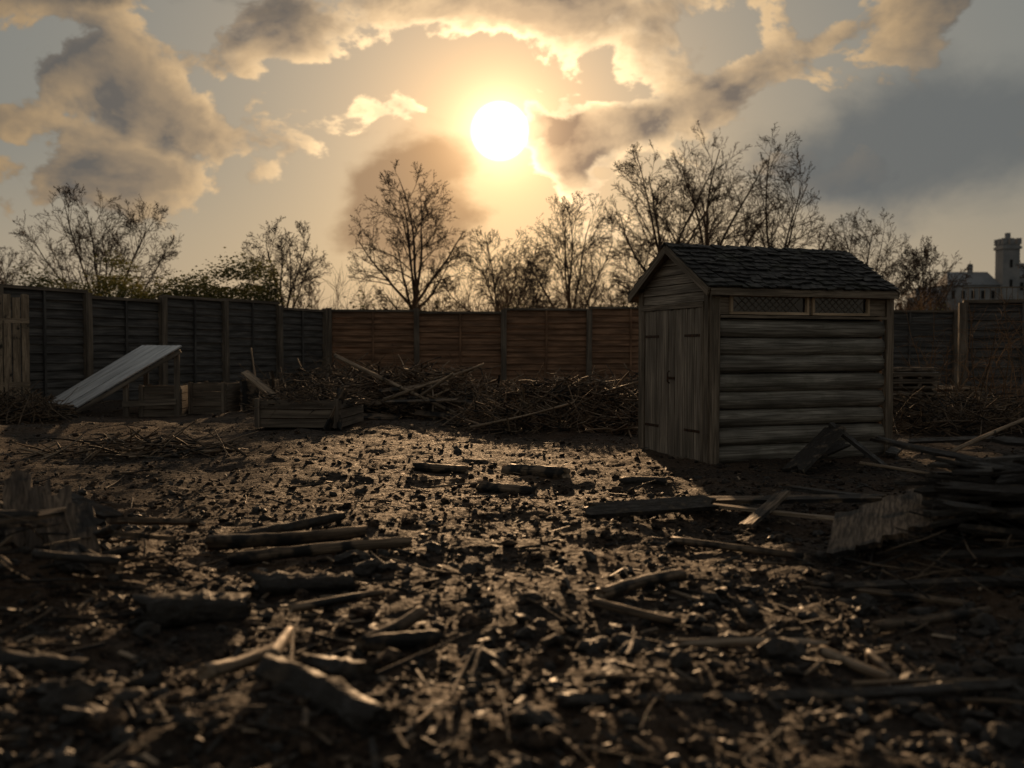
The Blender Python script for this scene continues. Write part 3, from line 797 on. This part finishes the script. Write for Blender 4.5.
for i in range(34):
    x_ = U(-3.0, -1.85); y_ = U(4.1, 5.7); a = U(-.9, .9); l = U(.2, .5); zz = tz(x_, y_)+U(.03, .2)
    if i % 2:
        single('charred_plank', lambda m: board(m, (x_-l*math.cos(a)*.5, y_-l*.5*math.sin(a), zz+U(-.08, .15)), (x_+l*.5*math.cos(a), y_+l*.5*math.sin(a), zz+U(-.1, .1)), U(.03, .08), .025, (U(-.4, .4), U(-.6, .2), 1), 0, 6, 3, .06, 0, .004), [random.choice((M_char, M_char2, M_burnt))])
    else:
        single('charred_log', lambda m: log(m, (x_-l*math.cos(a)*.5, y_-l*.5*math.sin(a), zz+U(-.08, .1)), (x_+l*.5*math.cos(a), y_+l*.5*math.sin(a), zz+U(-.1, .1)), U(.015, .035), .02, 10, 8, .1, .03), [random.choice((M_char, M_burnt))])
mb = MB(); pile(mb, -2.4, 4.6, .9, 1.0, .15, 180, (.15, .5), (.003, .010), (0, 1)); pile(mb, 2.7, 5.2, .9, .8, .15, 140, (.15, .6), (.003, .010), (0, 1))
make('twig_litter', mb, [M_char2, M_burnt])

# ------------------------------------------------------------------ sun
SAZ, SEL = math.radians(-.7), math.radians(12.3)
sd = Vector((math.sin(SAZ)*math.cos(SEL), math.cos(SAZ)*math.cos(SEL), math.sin(SEL)))
sl_ = bpy.data.lights.new('sun', 'SUN'); sl_.energy = 3.7; sl_.angle = math.radians(.6); sl_.color = (1., .62, .32)
so = bpy.data.objects.new('sun', sl_); COL.objects.link(so); so.rotation_euler = sd.to_track_quat('Z', 'Y').to_euler()

# ------------------------------------------------------------------ world
w = bpy.data.worlds.new('World'); scene.world = w; w.use_nodes = True; nt = w.node_tree; nt.nodes.clear()
try: w.cycles.sampling_method = 'NONE'
except Exception as ex: print(ex)
out = node(nt, 'ShaderNodeOutputWorld'); bgN = node(nt, 'ShaderNodeBackground'); bgN.inputs[1].default_value = .1
nt.links.new(bgN.outputs[0], out.inputs[0])
sky = node(nt, 'ShaderNodeTexSky', sky_type='NISHITA'); sky.sun_disc = False; sky.sun_elevation = SEL; sky.sun_rotation = SAZ
sky.dust_density = 4.; sky.air_density = 1.5
tc = node(nt, 'ShaderNodeTexCoord'); D = VM(nt, 'NORMALIZE', tc.outputs['Generated'])
sp = node(nt, 'ShaderNodeSeparateXYZ'); nt.links.new(D, sp.inputs[0])
R2D = 57.2958
az = M(nt, 'MULTIPLY', M(nt, 'ARCTAN2', sp.outputs[0], sp.outputs[1]), R2D)
el = M(nt, 'MULTIPLY', M(nt, 'ARCSINE', sp.outputs[2]), R2D)
th = M(nt, 'MULTIPLY', M(nt, 'ARCCOSINE', M(nt, 'MINIMUM', VM(nt, 'DOT_PRODUCT', D, tuple(sd)), .999999)), R2D)
def gau(a0, e0, sa, se, rot=0., amp=1.):
    da = M(nt, 'SUBTRACT', az, a0); de = M(nt, 'SUBTRACT', el, e0); cr, sr = math.cos(rot), math.sin(rot)
    u = M(nt, 'ADD', M(nt, 'MULTIPLY', da, cr/sa), M(nt, 'MULTIPLY', de, sr/sa))
    v = M(nt, 'ADD', M(nt, 'MULTIPLY', da, -sr/se), M(nt, 'MULTIPLY', de, cr/se))
    q = M(nt, 'ADD', M(nt, 'MULTIPLY', u, u), M(nt, 'MULTIPLY', v, v))
    return M(nt, 'MULTIPLY', M(nt, 'EXPONENT', M(nt, 'MULTIPLY', q, -1.)), amp)
def rad(s, amp): return M(nt, 'MULTIPLY', M(nt, 'EXPONENT', M(nt, 'MULTIPLY', M(nt, 'POWER', M(nt, 'DIVIDE', th, s), 2.), -1.)), amp)
def addall(*l):
    r = l[0]
    for q in l[1:]: r = M(nt, 'ADD', r, q)
    return r
def scol(c, f):
    n = node(nt, 'ShaderNodeVectorMath', operation='SCALE'); n.inputs[0].default_value = c
    setin(nt, n, 'Scale', f); return n.outputs[0]
clear = VM(nt, 'SCALE', sky.outputs[0], .1*.3)
base = MIX(nt, SS(nt, el, 1, 12), (.44, .375, .28), (.215, .23, .225))
base = MIX(nt, SS(nt, el, 16, 60), base, (.18, .19, .20))
base = MIX(nt, .2, base, clear)
base = VM(nt, 'ADD', base, scol((1., .50, .17), rad(7., .30)))
base = VM(nt, 'ADD', base, scol((1., .62, .30), rad(14., .15)))
st = VM(nt, 'MULTIPLY', D, (1., 1., 1.5))
tow = VM(nt, 'NORMALIZE', VM(nt, 'SUBTRACT', tuple(sd), D))
st2 = VM(nt, 'MULTIPLY', VM(nt, 'ADD', D, VM(nt, 'SCALE', tow, .024)), (1., 1., 1.5))
n1 = NOISE(nt, st, 9., 9, .56, .2); n2 = NOISE(nt, st2, 9., 6, .52, .2); nb_ = NOISE(nt, st, 2.6, 1, .5)
bias = addall(gau(-20, 12.0, 9, 4.0, 0, .16), gau(-22, 19, 10, 4, 0, .12), gau(3.9, 12.2, 2.4, 3.0, .75, .20), gau(14, 15.0, 12, 2.0, .34, .20),
              gau(0, 18.8, 10, 1.8, 0, .15), gau(-6.6, 13.2, 2.6, 1.2, .1, .20), gau(-21, 9.2, 4, .6, 0, .13),
              gau(0, 60, 200, 25, 0, .12), gau(0, 2, 60, 4.5, 0, -.2), gau(-4, 7.5, 6, 4.0, 0, -.2), gau(-9.5, 16, 2.5, 2.0, 0, -.06),
              M(nt, 'MULTIPLY', M(nt, 'SUBTRACT', nb_, .5), .2))
den = M(nt, 'ADD', n1, bias)
cov = SS(nt, den, .55, .60)
core = SS(nt, den, .60, .78)
lit = M(nt, 'ADD', M(nt, 'MULTIPLY', M(nt, 'SUBTRACT', n1, n2), 5.5), .46, clamp=True)
fall = addall(rad(8., .75), rad(24., .80), .14)
gold = scol((1.0, .69, .38), fall)
darkc = VM(nt, 'ADD', scol((1., .60, .32), rad(16., .15)), (.105, .103, .098))
midc = MIX(nt, lit, darkc, gold)
cc = MIX(nt, M(nt, 'MULTIPLY', core, .58), midc, darkc)
rim = M(nt, 'MULTIPLY', M(nt, 'SUBTRACT', SS(nt, den, .545, .575), SS(nt, den, .58, .66)), addall(rad(7., .9), rad(16., .25)))
cc = VM(nt, 'ADD', cc, scol((1., .72, .40), rim))
col = MIX(nt, M(nt, 'MULTIPLY', cov, .95), base, cc)
n15 = M(nt, 'SUBTRACT', n1, .5)
bank = M(nt, 'ADD', gau(22.5, 10.8, 9., 4.0, .15, .95), M(nt, 'MULTIPLY', n15, 1.1))
col = MIX(nt, SS(nt, bank, .15, .75, 0, .9), col, (.135, .143, .142))
bank2 = M(nt, 'ADD', gau(-21, 20.3, 12, 3.0, .0, .95), M(nt, 'MULTIPLY', n15, 1.8))
col = MIX(nt, SS(nt, bank2, .3, .75, 0, .9), col, (.078, .081, .082))
bank3 = M(nt, 'ADD', gau(-5.6, 8.6, 4.2, 4.6, 0, .9), M(nt, 'MULTIPLY', n15, 1.3))
col = MIX(nt, SS(nt, bank3, .25, .6, 0, .70), col, (.27, .15, .078))
col = VM(nt, 'ADD', col, scol((1., .46, .12), rad(4.0, .50)))
col = VM(nt, 'ADD', col, scol((1., .80, .5), rad(2.1, .9)))
col = VM(nt, 'ADD', col, scol((1., .93, .75), SS(nt, th, 1.1, 1.70, 6., 0.)))
col = VM(nt, 'SCALE', col, 10.)
nt.links.new(col, bgN.inputs[0])

# ------------------------------------------------------------------ camera
cam = bpy.data.cameras.new('camera'); co = bpy.data.objects.new('camera', cam); COL.objects.link(co)
co.location = (0, 0, 1.2); co.rotation_euler = (math.radians(90-1.95), 0, 0)
cam.lens = 35; cam.sensor_width = 36; cam.clip_end = 5000
cam.dof.use_dof = True; cam.dof.focus_distance = 10.8; cam.dof.aperture_fstop = 1.5
scene.camera = co
scene.view_settings.view_transform = 'Standard'; scene.view_settings.look = 'None'; scene.view_settings.exposure = 0
print('objects', len(bpy.data.objects), 'polys', sum(len(m.polygons) for m in bpy.data.meshes))
